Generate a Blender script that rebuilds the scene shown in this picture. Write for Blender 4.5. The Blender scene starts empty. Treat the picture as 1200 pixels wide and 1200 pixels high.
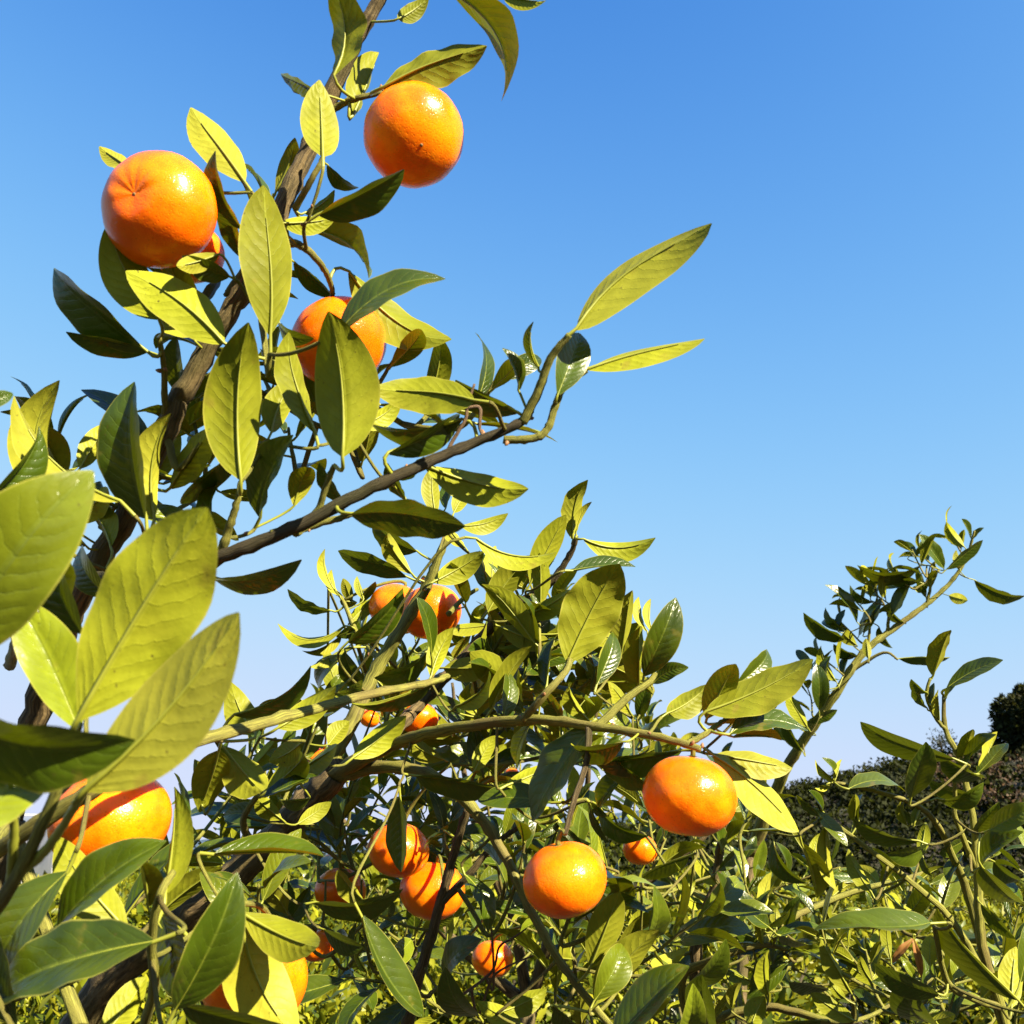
import bpy, math, random
import numpy as np
from mathutils import Vector, Matrix, Quaternion
random.seed(7); rng = np.random.default_rng(7)
scene = bpy.context.scene; COL = scene.collection

# ------------------------------------------------------------------ camera, sky, sun, exposure
F = 1152.0                                   # focal length in photo pixels (photo is 1200 x 1200)
PITCH = math.atan((1010 - 600) / F)          # horizon sits at y = 1010 in the photo
CAM = Vector((0, 0, 1.3))
cd = bpy.data.cameras.new('camera'); cam = bpy.data.objects.new('camera', cd); COL.objects.link(cam)
cam.location = CAM; cam.rotation_euler = (math.pi / 2 + PITCH, 0, 0)
cd.sensor_width = 36; cd.lens = 36 * F / 1200; cd.clip_start = 0.02; cd.clip_end = 9000
cd.dof.use_dof = True; cd.dof.focus_distance = 1.0; cd.dof.aperture_fstop = 20
scene.camera = cam
FWD = Vector((0, math.cos(PITCH), math.sin(PITCH))); UPV = Vector((0, -math.sin(PITCH), math.cos(PITCH))); RGT = Vector((1, 0, 0))
SUN = Vector((0.62, -0.58, 0.53)).normalized()
SUN_EL = math.asin(SUN.z); SUN_AZ = math.atan2(SUN.x, SUN.y)
w = bpy.data.worlds.new('World'); scene.world = w; w.use_nodes = True
nt = w.node_tree; bg = nt.nodes['Background']; sky = nt.nodes.new('ShaderNodeTexSky')
SKYGAIN = 10 / 2 ** 2.0
sky.sky_type = 'NISHITA'; sky.sun_disc = False; sky.sun_elevation = SUN_EL; sky.sun_rotation = SUN_AZ
sky.air_density = 1.1; sky.dust_density = 0.3; sky.ozone_density = 2.5; sky.altitude = 100
sep = nt.nodes.new('ShaderNodeSeparateColor'); cmb = nt.nodes.new('ShaderNodeCombineColor')
nt.links.new(sky.outputs[0], sep.inputs[0])
def wm(op, a, b):
    o = nt.nodes.new('ShaderNodeMath'); o.operation = op
    for x, inp in zip((a, b), o.inputs):
        if isinstance(x, float): inp.default_value = x
        else: nt.links.new(x, inp)
    return o.outputs[0]
for ch, (k, x0, top) in enumerate(((6.0, .050, .69), (9.5, .073, .755), (13.0, .115, .985))):   # the phone's colour response to the sky
    e = wm('POWER', 2.718282, wm('MULTIPLY', wm('SUBTRACT', wm('MULTIPLY', sep.outputs[ch], 0.1), x0), -k))
    v = wm('MAXIMUM', wm('MULTIPLY', wm('SUBTRACT', 1.0, e), top * SKYGAIN), 0.1 * top * SKYGAIN)
    nt.links.new(v, cmb.inputs[ch])
nt.links.new(cmb.outputs[0], bg.inputs['Color'])
bg.inputs['Strength'].default_value = 0.1
sl = bpy.data.lights.new('sun', 'SUN'); sl.energy = 5.0; sl.angle = math.radians(0.5); sl.color = (1.0, 0.89, 0.64)
so = bpy.data.objects.new('sun', sl); COL.objects.link(so); so.location = (20, -20, 15)
so.rotation_euler = (-SUN).to_track_quat('-Z', 'Y').to_euler()
vs = scene.view_settings; vs.view_transform = 'Standard'; vs.look = 'None'; vs.gamma = 1; vs.exposure = 2.0
scene.cycles.max_bounces = 7; scene.cycles.diffuse_bounces = 3; scene.cycles.glossy_bounces = 2
scene.cycles.transmission_bounces = 4; scene.cycles.use_denoising = True
scene.cycles.caustics_reflective = False; scene.cycles.caustics_refractive = False

def P(px, py, d):
    return CAM + d * (FWD + ((px - 600) / F) * RGT + ((600 - py) / F) * UPV)
def proj(p):
    q = p - CAM; d = q.dot(FWD)
    return 600 + F * q.dot(RGT) / d, 600 - F * q.dot(UPV) / d, d

# ------------------------------------------------------------------ materials
def mat(name):
    m = bpy.data.materials.new(name); m.use_nodes = True
    t = m.node_tree; t.nodes.clear()
    return m, t
class NT:
    def __init__(s, t): s.t = t
    def n(s, typ, **kw):
        o = s.t.nodes.new(typ)
        for k, v in kw.items(): setattr(o, k, v)
        return o
    def link(s, a, b): s.t.links.new(a, b)
    def val(s, x, inp):
        if hasattr(x, 'is_output') or isinstance(x, bpy.types.NodeSocket): s.link(x, inp)
        else: inp.default_value = x
    def math(s, op, a, b=0.0, c=0.0, clamp=False):
        o = s.n('ShaderNodeMath', operation=op, use_clamp=clamp)
        for x, i in zip((a, b, c), o.inputs): s.val(x, i)
        return o.outputs[0]
    def mix(s, f, a, b, mode='MIX'):
        o = s.n('ShaderNodeMix', data_type='RGBA', blend_type=mode)
        s.val(f, o.inputs[0])
        for x, i in ((a, o.inputs[6]), (b, o.inputs[7])):
            if isinstance(x, tuple): i.default_value = (*x, 1) if len(x) == 3 else x
            else: s.link(x, i)
        return o.outputs[2]
    def ramp(s, x, a, b, lo=0.0, hi=1.0):
        o = s.n('ShaderNodeMapRange'); o.interpolation_type = 'SMOOTHSTEP'
        s.link(x, o.inputs[0])
        for v, i in zip((a, b, lo, hi), o.inputs[1:5]): i.default_value = v
        return o.outputs[0]
    def noise(s, scale, vec=None, detail=3, rough=0.5):
        o = s.n('ShaderNodeTexNoise'); o.inputs['Scale'].default_value = scale
        o.inputs['Detail'].default_value = detail; o.inputs['Roughness'].default_value = rough
        if vec is not None: s.link(vec, o.inputs['Vector'])
        return o.outputs[0]

def leaf_material(name, top, under, trans, trans_amt=0.30, gloss=0.36, fine=True, spec=0.42):
    m, t = mat(name); g = NT(t)
    geo = g.n('ShaderNodeNewGeometry'); at = g.n('ShaderNodeAttribute', attribute_name='rnd')
    rnd = at.outputs['Fac']; back = geo.outputs['Backfacing']
    tc = g.n('ShaderNodeTexCoord')
    rnd2 = g.math('FRACT', g.math('MULTIPLY', rnd, 7.31))
    mul = g.math('MULTIPLY_ADD', rnd2, 0.6, 0.70)
    col = g.mix(back, top, under)
    if name in ('woodland_leaf', 'dry_scrub_leaf'): YT, YU = (0.034, 0.038, 0.006), (0.034, 0.032, 0.006)
    else: YT, YU = (0.15, 0.175, 0.008), (0.265, 0.255, 0.030)
    if name == 'orchard_leaf': YT, YU = (0.24, 0.23, 0.010), (0.28, 0.26, 0.02)
    yel = g.mix(back, YT, YU)
    col = g.mix(g.ramp(rnd, 0.45, 1.0, 0.0, 0.75), col, yel)
    sc = g.n('ShaderNodeVectorMath', operation='SCALE'); g.link(col, sc.inputs[0]); g.link(mul, sc.inputs[3]); col = sc.outputs[0]
    out = g.n('ShaderNodeOutputMaterial'); pb = g.n('ShaderNodeBsdfPrincipled'); tr = g.n('ShaderNodeBsdfTranslucent')
    tcol = g.mix(rnd, trans, (trans[0] * 1.5, trans[1] * 1.15, trans[2]))
    if fine:
        uv = g.n('ShaderNodeSeparateXYZ'); g.link(tc.outputs['UV'], uv.inputs[0])
        u, v = uv.outputs[0], uv.outputs[1]
        tt = g.math('MULTIPLY', g.math('ABSOLUTE', g.math('SUBTRACT', v, 0.5)), 2.0)
        wob = g.noise(9.0, tc.outputs['UV'], 2)
        x = g.math('ADD', g.math('MULTIPLY_ADD', u, 10.0, g.math('MULTIPLY', g.math('POWER', tt, 1.3), -2.2)), g.math('MULTIPLY', wob, 0.5))
        fr = g.math('ABSOLUTE', g.math('SUBTRACT', g.math('FRACT', x), 0.5))
        vein = g.math('MULTIPLY', g.ramp(fr, 0.0, 0.075, 1.0, 0.0), g.ramp(tt, 0.93, 0.6, 0.0, 1.0))
        mid = g.ramp(tt, 0.03, 0.09, 1.0, 0.0)
        edge = g.ramp(tt, 0.93, 1.0, 0.0, 1.0)
        mott = g.noise(38.0, tc.outputs['Object'], 5, 0.65)
        blot = g.noise(70.0, tc.outputs['Object'], 2, 0.5)
        vf = g.math('MULTIPLY', vein, g.math('MULTIPLY_ADD', back, -0.05, 0.20))
        col = g.mix(vf, col, g.mix(back, (0.10, 0.14, 0.015), (0.09, 0.11, 0.010)))
        col = g.mix(g.math('MULTIPLY', mid, 0.5), col, g.mix(back, (0.11, 0.14, 0.015), (0.24, 0.26, 0.03)))
        col = g.mix(g.math('MULTIPLY', edge, 0.5), col, (0.33, 0.30, 0.06))
        f2 = g.ramp(mott, 0.3, 0.75, 0.80, 1.18)
        sc = g.n('ShaderNodeVectorMath', operation='SCALE'); g.link(col, sc.inputs[0]); g.link(f2, sc.inputs[3]); col = sc.outputs[0]
        col = g.mix(g.ramp(blot, 0.64, 0.76, 0.0, 0.5), col, (0.15, 0.11, 0.02)); spk = g.noise(420, tc.outputs['Object'], 2, 0.5); col = g.mix(g.math('MULTIPLY', g.ramp(spk, 0.66, 0.74), g.ramp(mott, 0.45, 0.6)), col, (0.05, 0.035, 0.012)); big = g.noise(17, tc.outputs['Object'], 2); col = g.mix(g.ramp(big, 0.45, 0.75, 0.0, 0.55), col, g.mix(back, (0.085, 0.105, 0.006), (0.27, 0.245, 0.022)))
        h = g.math('ADD', g.math('MULTIPLY', vein, -0.28), g.math('ADD', g.math('MULTIPLY', mid, -0.8), g.math('MULTIPLY', g.noise(600, tc.outputs['Object'], 2), 0.22)))
        h = g.math('ADD', h, g.math('MULTIPLY', g.noise(90, tc.outputs['Object'], 3), 1.1)); h = g.math('ADD', h, g.math('MULTIPLY', g.math('MULTIPLY', g.ramp(fr, 0.0, 0.5), g.ramp(tt, 1.0, 0.5)), 0.38))
        bp = g.n('ShaderNodeBump'); bp.inputs['Strength'].default_value = 0.42; bp.inputs['Distance'].default_value = 0.0009
        g.link(h, bp.inputs['Height']); g.link(bp.outputs[0], pb.inputs['Normal']); g.link(bp.outputs[0], tr.inputs['Normal'])
        tcol = g.mix(g.math('MULTIPLY', vein, 0.25), tcol, (0.16, 0.20, 0.01))
    g.link(col, pb.inputs['Base Color']); g.link(tcol, tr.inputs['Color'])
    g.link(g.math('MULTIPLY_ADD', back, 0.2, gloss), pb.inputs['Roughness'])
    g.link(g.math('MULTIPLY_ADD', back, -0.25, spec), pb.inputs['Specular IOR Level'])
    mx = g.n('ShaderNodeMixShader'); mx.inputs[0].default_value = trans_amt
    g.link(pb.outputs[0], mx.inputs[1]); g.link(tr.outputs[0], mx.inputs[2]); g.link(mx.outputs[0], out.inputs[0])
    return m

M = {}
M['leaf'] = leaf_material('citrus_leaf', (0.030, 0.050, 0.002), (0.180, 0.192, 0.011), (0.20, 0.26, 0.004), 0.10, 0.28, True, 0.36)
M['far_leaf'] = leaf_material('orchard_leaf', (0.042, 0.060, 0.002), (0.10, 0.11, 0.006), (0.20, 0.21, 0.004), 0.10, 0.45, False, 0.22)
M['wood_leaf'] = leaf_material('woodland_leaf', (0.013, 0.016, 0.0025), (0.015, 0.018, 0.003), (0.02, 0.025, 0.003), 0.06, 0.9, False, 0.25)
M['scrub_leaf'] = leaf_material('dry_scrub_leaf', (0.05, 0.027, 0.012), (0.055, 0.03, 0.014), (0.05, 0.03, 0.01), 0.1, 0.7, False)
M['dry_leaf'] = leaf_material('dry_leaf', (0.30, 0.13, 0.03), (0.36, 0.17, 0.05), (0.4, 0.15, 0.02), 0.2, 0.6, False)

def simple(name, c, rough=0.6, spec=0.4):
    m, t = mat(name); g = NT(t); pb = g.n('ShaderNodeBsdfPrincipled'); out = g.n('ShaderNodeOutputMaterial')
    pb.inputs['Base Color'].default_value = (*c, 1); pb.inputs['Roughness'].default_value = rough
    pb.inputs['Specular IOR Level'].default_value = spec
    g.link(pb.outputs[0], out.inputs[0]); return m
def bark(name, a, b, c, stripe=60, strength=0.8, dist=0.002):
    m, t = mat(name); g = NT(t); pb = g.n('ShaderNodeBsdfPrincipled'); out = g.n('ShaderNodeOutputMaterial')
    tc = g.n('ShaderNodeTexCoord'); mp = g.n('ShaderNodeMapping'); mp.inputs['Scale'].default_value = (14, 1.4, 1)
    g.link(tc.outputs['UV'], mp.inputs[0])
    st = g.noise(2.0, mp.outputs[0], 4, 0.65); nz = g.noise(stripe, tc.outputs['Object'], 4, 0.6); big = g.noise(14, tc.outputs['Object'], 2)
    col = g.mix(g.ramp(st, 0.35, 0.62), a, b); col = g.mix(g.ramp(big, 0.48, 0.66, 0, 0.7), col, c)
    col = g.mix(g.ramp(nz, 0.58, 0.75, 0, 0.6), col, (a[0] * .35, a[1] * .35, a[2] * .35))
    bp = g.n('ShaderNodeBump'); bp.inputs['Strength'].default_value = strength; bp.inputs['Distance'].default_value = dist
    g.link(g.math('ADD', st, g.math('MULTIPLY', nz, 0.35)), bp.inputs['Height']); g.link(bp.outputs[0], pb.inputs['Normal'])
    g.link(col, pb.inputs['Base Color']); pb.inputs['Roughness'].default_value = 0.7; pb.inputs['Specular IOR Level'].default_value = 0.25
    g.link(pb.outputs[0], out.inputs[0]); return m
M['bark'] = bark('limb_bark', (0.038, 0.026, 0.012), (0.150, 0.105, 0.046), (0.075, 0.062, 0.020), 110, 1.0, 0.003)
M['green_bark'] = bark('young_bark', (0.070, 0.070, 0.012), (0.215, 0.205, 0.036), (0.110, 0.080, 0.026), 160, 0.8, 0.0014)
M['dead_bark'] = bark('dead_twig_bark', (0.10, 0.055, 0.030), (0.20, 0.13, 0.08), (0.12, 0.07, 0.045), 160)
M['dark_bark'] = bark('far_bark', (0.022, 0.017, 0.009), (0.050, 0.038, 0.018), (0.035, 0.034, 0.012), 90)
M['petiole'] = simple('petiole_green', (0.20, 0.21, 0.022), 0.45)
M['bud'] = simple('bud_scale', (0.20, 0.095, 0.04), 0.6)
M['calyx'] = simple('calyx_green', (0.16, 0.17, 0.04), 0.6)
M['scar'] = simple('navel_scar', (0.16, 0.09, 0.03), 0.7)

def peel_material():
    m, t = mat('tangerine_peel'); g = NT(t); pb = g.n('ShaderNodeBsdfPrincipled'); out = g.n('ShaderNodeOutputMaterial')
    tc = g.n('ShaderNodeTexCoord'); vo = g.n('ShaderNodeTexVoronoi'); vo.inputs['Scale'].default_value = 560
    g.link(tc.outputs['Object'], vo.inputs['Vector'])
    vo2 = g.n('ShaderNodeTexVoronoi'); vo2.inputs['Scale'].default_value = 330; g.link(tc.outputs['Object'], vo2.inputs['Vector'])
    pit = g.ramp(vo.outputs['Distance'], 0.0, 0.42, 1.0, 0.0)
    dot = g.math('MULTIPLY', g.ramp(vo2.outputs['Distance'], 0.08, 0.30, 1.0, 0.0), g.ramp(g.noise(45, tc.outputs['Object'], 2), 0.36, 0.60, 0.25, 1.0))
    big = g.noise(34, tc.outputs['Object'], 4, 0.6); at = g.n('ShaderNodeAttribute', attribute_name='rnd')
    col = g.mix(g.ramp(big, 0.32, 0.68), (0.80, 0.115, 0.001), (0.88, 0.225, 0.002))
    col = g.mix(g.math('MULTIPLY', at.outputs['Fac'], 0.8), col, (0.74, 0.105, 0.001))
    col = g.mix(g.math('MULTIPLY', dot, 0.55), col, (0.50, 0.09, 0.002))
    bp = g.n('ShaderNodeBump'); bp.inputs['Strength'].default_value = 0.30; bp.inputs['Distance'].default_value = 0.0007
    h = g.math('ADD', g.math('MULTIPLY', pit, -0.7), g.math('ADD', g.math('MULTIPLY', g.noise(160, tc.outputs['Object'], 3), 1.3), g.math('MULTIPLY', g.noise(60, tc.outputs['Object'], 3), 2.2)))
    g.link(h, bp.inputs['Height']); g.link(bp.outputs[0], pb.inputs['Normal'])
    g.link(col, pb.inputs['Base Color']); pb.inputs['Roughness'].default_value = 0.24
    pb.inputs['Specular IOR Level'].default_value = 0.26; pb.inputs['Subsurface Weight'].default_value = 0.28
    pb.inputs['Subsurface Radius'].default_value = (1.0, 0.22, 0.02); pb.inputs['Subsurface Scale'].default_value = 0.016
    g.link(pb.outputs[0], out.inputs[0]); return m
M['peel'] = peel_material()

def ground_material():
    m, t = mat('orchard_ground'); g = NT(t); pb = g.n('ShaderNodeBsdfPrincipled'); out = g.n('ShaderNodeOutputMaterial')
    tc = g.n('ShaderNodeTexCoord')
    a = g.noise(0.5, tc.outputs['Object'], 5, 0.6); b = g.noise(9, tc.outputs['Object'], 5, 0.65); c = g.noise(60, tc.outputs['Object'], 3)
    col = g.mix(g.ramp(a, 0.42, 0.6), (0.034, 0.022, 0.012), (0.020, 0.026, 0.008))
    col = g.mix(g.ramp(b, 0.45, 0.62), col, (0.045, 0.034, 0.018)); col = g.mix(g.ramp(c, 0.55, 0.7, 0, 0.6), col, (0.015, 0.011, 0.006))
    bp = g.n('ShaderNodeBump'); bp.inputs['Strength'].default_value = 0.9; bp.inputs['Distance'].default_value = 0.04
    g.link(g.math('ADD', b, c), bp.inputs['Height']); g.link(bp.outputs[0], pb.inputs['Normal'])
    g.link(col, pb.inputs['Base Color']); pb.inputs['Roughness'].default_value = 0.95; g.link(pb.outputs[0], out.inputs[0]); return m
M['ground'] = ground_material()
M['mountain'] = simple('mountain_slope', (0.06, 0.09, 0.14), 1.0, 0.0)  # blue of distant haze is mixed into the slope colour

# ------------------------------------------------------------------ mesh helpers
class Buf:
    """collects vertices, faces, uvs, materials and a per-vertex random tint"""
    def __init__(s): s.v = []; s.f = []; s.uv = []; s.mi = []; s.r = []
    def tube(s, pts, rad, sides=6, mi=0, rnd=0.3, v0=0.0, cap=True, lump=0.0, ridge=0.0):
        n = len(pts); base = len(s.v); ln = v0
        t0 = (pts[1] - pts[0]).normalized()
        ref = Vector((0, 0, 1)) if abs(t0.z) < 0.9 else Vector((1, 0, 0))
        nx = t0.cross(ref).normalized()
        for i in range(n):
            tg = (pts[min(i + 1, n - 1)] - pts[max(i - 1, 0)]).normalized()
            nx = (nx - tg * nx.dot(tg)).normalized(); ny = tg.cross(nx)
            if i: ln += (pts[i] - pts[i - 1]).length
            for k in range(sides):
                a = 2 * math.pi * k / sides
                r = rad[i] * (1 + (random.uniform(-lump, lump) if lump else 0) + ridge * math.cos(3 * a + i * .05))
                s.v.append(pts[i] + (nx * math.cos(a) + ny * math.sin(a)) * r); s.uv.append((k / sides, ln * 12)); s.r.append(rnd)
        for i in range(n - 1):
            for k in range(sides):
                a, b = base + i * sides + k, base + i * sides + (k + 1) % sides
                s.f.append((a, b, b + sides, a + sides)); s.mi.append(mi)
        if cap:
            s.f.append(tuple(base + k for k in reversed(range(sides)))); s.mi.append(mi)
            s.f.append(tuple(base + (n - 1) * sides + k for k in range(sides))); s.mi.append(mi)
    def mesh(s, name, mats, smooth=True, origin=None):
        me = bpy.data.meshes.new(name)
        vv = s.v if origin is None else [p - origin for p in s.v]
        me.from_pydata([tuple(p) for p in vv], [], s.f)
        for m in mats: me.materials.append(m)
        me.polygons.foreach_set('material_index', s.mi)
        me.polygons.foreach_set('use_smooth', [smooth] * len(s.f))
        ul = me.uv_layers.new(name='UVMap')
        li = np.empty(len(me.loops), np.int32); me.loops.foreach_get('vertex_index', li)
        ul.data.foreach_set('uv', np.array(s.uv, np.float32)[li].ravel())
        at = me.attributes.new('rnd', 'FLOAT', 'POINT'); at.data.foreach_set('value', np.array(s.r, np.float32))
        me.update(); return me
def obj(name, me, parent=None, loc=None):
    o = bpy.data.objects.new(name, me); COL.objects.link(o)
    if loc is not None: o.location = loc
    if parent is not None: o.parent = parent
    return o
def thing(name, label, cat, loc=(0, 0, 0), group=None):
    o = bpy.data.objects.new(name, None); COL.objects.link(o); o.location = loc; o.empty_display_size = 0.05
    o['label'] = label; o['category'] = cat
    if group: o['group'] = group
    return o
def catmull(pts, per=8):
    out = []; n = len(pts)
    for i in range(n - 1):
        p0, p1, p2, p3 = pts[max(i - 1, 0)], pts[i], pts[i + 1], pts[min(i + 2, n - 1)]
        for k in range(per):
            t = k / per
            out.append(0.5 * ((2 * p1) + (p2 - p0) * t + (2 * p0 - 5 * p1 + 4 * p2 - p3) * t * t + (3 * p1 - p0 - 3 * p2 + p3) * t ** 3))
    out.append(pts[-1].copy()); return out
def bez(a, b, c, d, n):
    return [a * (1 - t) ** 3 + b * 3 * t * (1 - t) ** 2 + c * 3 * t * t * (1 - t) + d * t ** 3 for t in [i / n for i in range(n + 1)]]

# ------------------------------------------------------------------ ground, hill, mountains
def elev(az):                       # ridge height (tangent) of the hill against azimuth
    pts = [(-1.2, -0.03), (-0.2, -0.03), (0.02, 0.0), (0.15, 0.032), (0.28, 0.058), (0.36, 0.078), (0.43, 0.088), (0.52, 0.092), (0.62, 0.108), (0.9, 0.16), (1.4, 0.2)]
    for (a, b), (c, d) in zip(pts, pts[1:]):
        if az <= c: return b + (d - b) * max(0, (az - a)) / (c - a)
    return pts[-1][1]
def sstep(a, b, x):
    t = min(1, max(0, (x - a) / (b - a))); return t * t * (3 - 2 * t)
def height(x, y):
    r = math.hypot(x, y); az = math.atan2(x, max(y, 1e-6)) if y > 0 else (1.4 if x > 0 else -1.4)
    k = sstep(30, 68, r); k = (math.floor(k * 9) + sstep(0.35, 1.0, (k * 9) % 1)) / 9      # terraces
    h = max(0.0, 1.3 + 66 * elev(az)) * k * (1 - 0.4 * sstep(90, 260, r)) * (1 if y > 0 else 0.3)
    h += -0.35 * sstep(3, 14, r) * (1 - sstep(25, 40, r))
    return h + 0.03 * math.sin(x * 1.3 + 2) * math.sin(y * 1.1)
def build_ground():
    rs = [0.0] + list(np.geomspace(0.6, 34, 30)) + list(np.linspace(35, 75, 54)) + list(np.geomspace(80, 6000, 30))
    na = 180; b = Buf()
    for r in rs:
        for k in range(na):
            a = 2 * math.pi * k / na; x, y = r * math.sin(a), r * math.cos(a)
            b.v.append(Vector((x, y, height(x, y)))); b.uv.append((x, y)); b.r.append(0.3)
    for i in range(len(rs) - 1):
        for k in range(na):
            p, q = i * na + k, i * na + (k + 1) % na
            b.f.append((p, p + na, q + na, q)[::-1]); b.mi.append(0)
    o = obj('ground', b.mesh('ground', [M['ground']])); o['kind'] = 'structure'
build_ground()
def build_mountain():
    b = Buf(); n = 90
    for j, (fr, rr) in enumerate(((0, 1500), (0.55, 1700), (1.0, 1950), (0.5, 2300), (0, 2600))):
        for i in range(n + 1):
            az = -1.3 + 2.0 * i / n
            h = 48 + 30 * math.sin(az * 5 + 1) + 22 * math.sin(az * 13) + 9 * math.sin(az * 31 + 2)
            b.v.append(Vector((rr * math.sin(az), rr * math.cos(az), -3 + fr * h + random.uniform(-2, 2) * (fr > 0)))); b.uv.append((0, 0)); b.r.append(0.3)
    for j in range(4):
        for i in range(n):
            p = j * (n + 1) + i; b.f.append((p, p + 1, p + n + 2, p + n + 1)); b.mi.append(0)
    o = obj('mountain', b.mesh('mountain', [M['mountain']])); o['kind'] = 'structure'
build_mountain()

# ------------------------------------------------------------------ leaf clouds for far crowns (numpy)
def leaf_cloud(name, pos, dirs, nrm, L, W, rnd, material):
    n = len(pos); side = np.cross(nrm, dirs); side /= np.linalg.norm(side, axis=1)[:, None] + 1e-9
    up = np.cross(dirs, side)
    L = L[:, None]; W = W[:, None]
    bow = up * L * -0.08
    v = np.stack([pos, pos + dirs * L * .42 - side * W * .5 + up * W * .18, pos + dirs * L * .45 + bow * -.2, pos + dirs * L * .42 + side * W * .5 + up * W * .18, pos + dirs * L + bow], 1).reshape(-1, 3)
    tri = np.array([[0, 2, 1], [1, 2, 4], [0, 3, 2], [2, 3, 4]])[None] + (np.arange(n) * 5)[:, None, None]
    tri = tri[:, :, ::-1].reshape(-1)
    me = bpy.data.meshes.new(name); nf = n * 4
    me.vertices.add(n * 5); me.vertices.foreach_set('co', v.astype(np.float32).ravel())
    me.loops.add(nf * 3); me.loops.foreach_set('vertex_index', tri.astype(np.int32))
    me.polygons.add(nf); me.polygons.foreach_set('loop_start', np.arange(nf, dtype=np.int32) * 3)
    me.polygons.foreach_set('loop_total', np.full(nf, 3, np.int32)) if False else None
    at = me.attributes.new('rnd', 'FLOAT', 'POINT'); at.data.foreach_set('value', np.repeat(rnd, 5).astype(np.float32))
    me.materials.append(material); me.update(calc_edges=True); me.validate(); return me
def unit(a): return a / (np.linalg.norm(a, axis=1)[:, None] + 1e-9)
def crown_mesh(name, n, size, leaf, material, blobs=14, seed=1, wr=0.36, updir=0.5):
    g = np.random.default_rng(seed)
    bc = unit(g.normal(size=(blobs, 3))) * g.uniform(0.25, 0.72, (blobs, 1)); br = g.uniform(0.28, 0.48, blobs)
    which = g.integers(0, blobs, n); d = unit(g.normal(size=(n, 3))); rad = br[which] * (0.55 + 0.5 * g.random(n) ** 0.6)
    p = bc[which] + d * rad[:, None]
    out = unit(d * 0.6 + g.normal(size=(n, 3)) * 0.55 + np.array([0, 0, updir])); nr = unit(d * 0.5 + g.normal(size=(n, 3)) * 0.6 + np.array([0, 0, 0.6]))
    p = p * np.array(size); L = leaf * g.uniform(0.65, 1.25, n)
    return leaf_cloud(name, p, out, nr, L, L * wr, g.random(n) ** 0.85, material)

# ------------------------------------------------------------------ hillside growth
def hill_stuff(name, label, cat, n, azr, rr, size, leaf, material, seed, clumps, zoff=0.0):
    g = np.random.default_rng(seed); pos = []
    for _ in range(clumps):
        az = g.uniform(*azr); r = g.uniform(*rr); x, y = r * math.sin(az), r * math.cos(az)
        s = size * g.uniform(0.5, 1.2); m = n // clumps
        q = unit(g.normal(size=(m, 3))) * (g.random((m, 1)) ** 0.4) * np.array([s, s, s * 0.8])
        pos.append(q + np.array([x, y, height(x, y) + s * 0.45 + zoff]))
    p = np.concatenate(pos); k = len(p)
    L = leaf * g.uniform(0.6, 1.3, k)
    me = leaf_cloud(name, p, unit(g.normal(size=(k, 3)) + np.array([0, 0, .5])), unit(g.normal(size=(k, 3)) + np.array([0, 0, .7])), L, L * 0.6, g.random(k) * 0.5, material)
    o = obj(name, me); o['label'] = label; o['category'] = cat; o['kind'] = 'stuff'
hill_stuff('hillside_bushes', 'dark green bushes covering the terraced hillside', 'bushes', 96000, (0.0, 0.75), (33, 74), 0.85, 0.26, M['wood_leaf'], 3, 1500)
hill_stuff('ridge_bushes', 'dark bushes along the top of the ridge against the sky', 'bushes', 26000, (0.1, 0.72), (63, 74), 0.62, 0.2, M['wood_leaf'], 4, 420)
hill_stuff('dry_scrub', 'reddish brown dry scrub on the middle of the hillside', 'scrub', 2400, (0.38, 0.56), (47, 57), 0.45, 0.18, M['scrub_leaf'], 5, 90, 0.5)

hill_stuff('far_orchard', 'far-off mass of green orchard beyond the low citrus rows', 'orchard', 60000, (-0.75, 0.12), (28, 75), 0.95, 0.24, M['far_leaf'], 6, 1300)
hill_stuff('far_woodland', 'far dark woodland belt in front of the distant mountains', 'woodland', 24000, (-0.8, 0.1), (85, 130), 2.2, 0.6, M['wood_leaf'], 8, 420)

def far_tree(label, px, r, h, width, leaves, leaf, seed, trunk_h, material, name='tree', kind_group=None):
    az = math.atan2((px - 600) / F, math.cos(PITCH) + 0.25 * math.sin(PITCH)); x, y = r * math.sin(az), r * math.cos(az); z = height(x, y)
    t = thing(name, label, 'tree', (x, y, z), kind_group)
    b = Buf(); rad = h * 0.03
    b.tube([Vector((0, 0, -0.2)), Vector((0.03 * h, 0, h * 0.3)), Vector((0, 0.02 * h, h * 0.75))], [rad * 1.3, rad, rad * .4], 7)
    for i in range(5):
        a = i * 2.4; b.tube([Vector((0.02 * h, 0, h * (0.25 + 0.06 * i))), Vector((math.cos(a) * width * .16, math.sin(a) * width * .16, h * (0.34 + .06 * i))), Vector((math.cos(a) * width * .26, math.sin(a) * width * .26, h * (0.42 + .06 * i)))], [rad * .6, rad * .4, rad * .15], 5)
    obj('trunk', b.mesh('trunk', [M['dark_bark']]), t)
    c = obj('crown', crown_mesh('crown', leaves, (width / 2, width / 2, (h - trunk_h) / 2), leaf, material, 18, seed, 0.55), t, (0, 0, trunk_h + (h - trunk_h) * 0.5))
    c['kind'] = 'stuff'; return t
far_tree('tall dark rounded evergreen tree standing alone on the ridge', 1236, 64, 5.0, 6.6, 26000, 0.30, 11, -1.6, M['wood_leaf'], 'evergreen_tree')
far_tree('small thin open-crowned tree on the ridge beside the tall evergreen', 1104, 66, 2.3, 2.0, 420, 0.16, 12, 0.3, M['wood_leaf'], 'sapling_tree')

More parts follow.
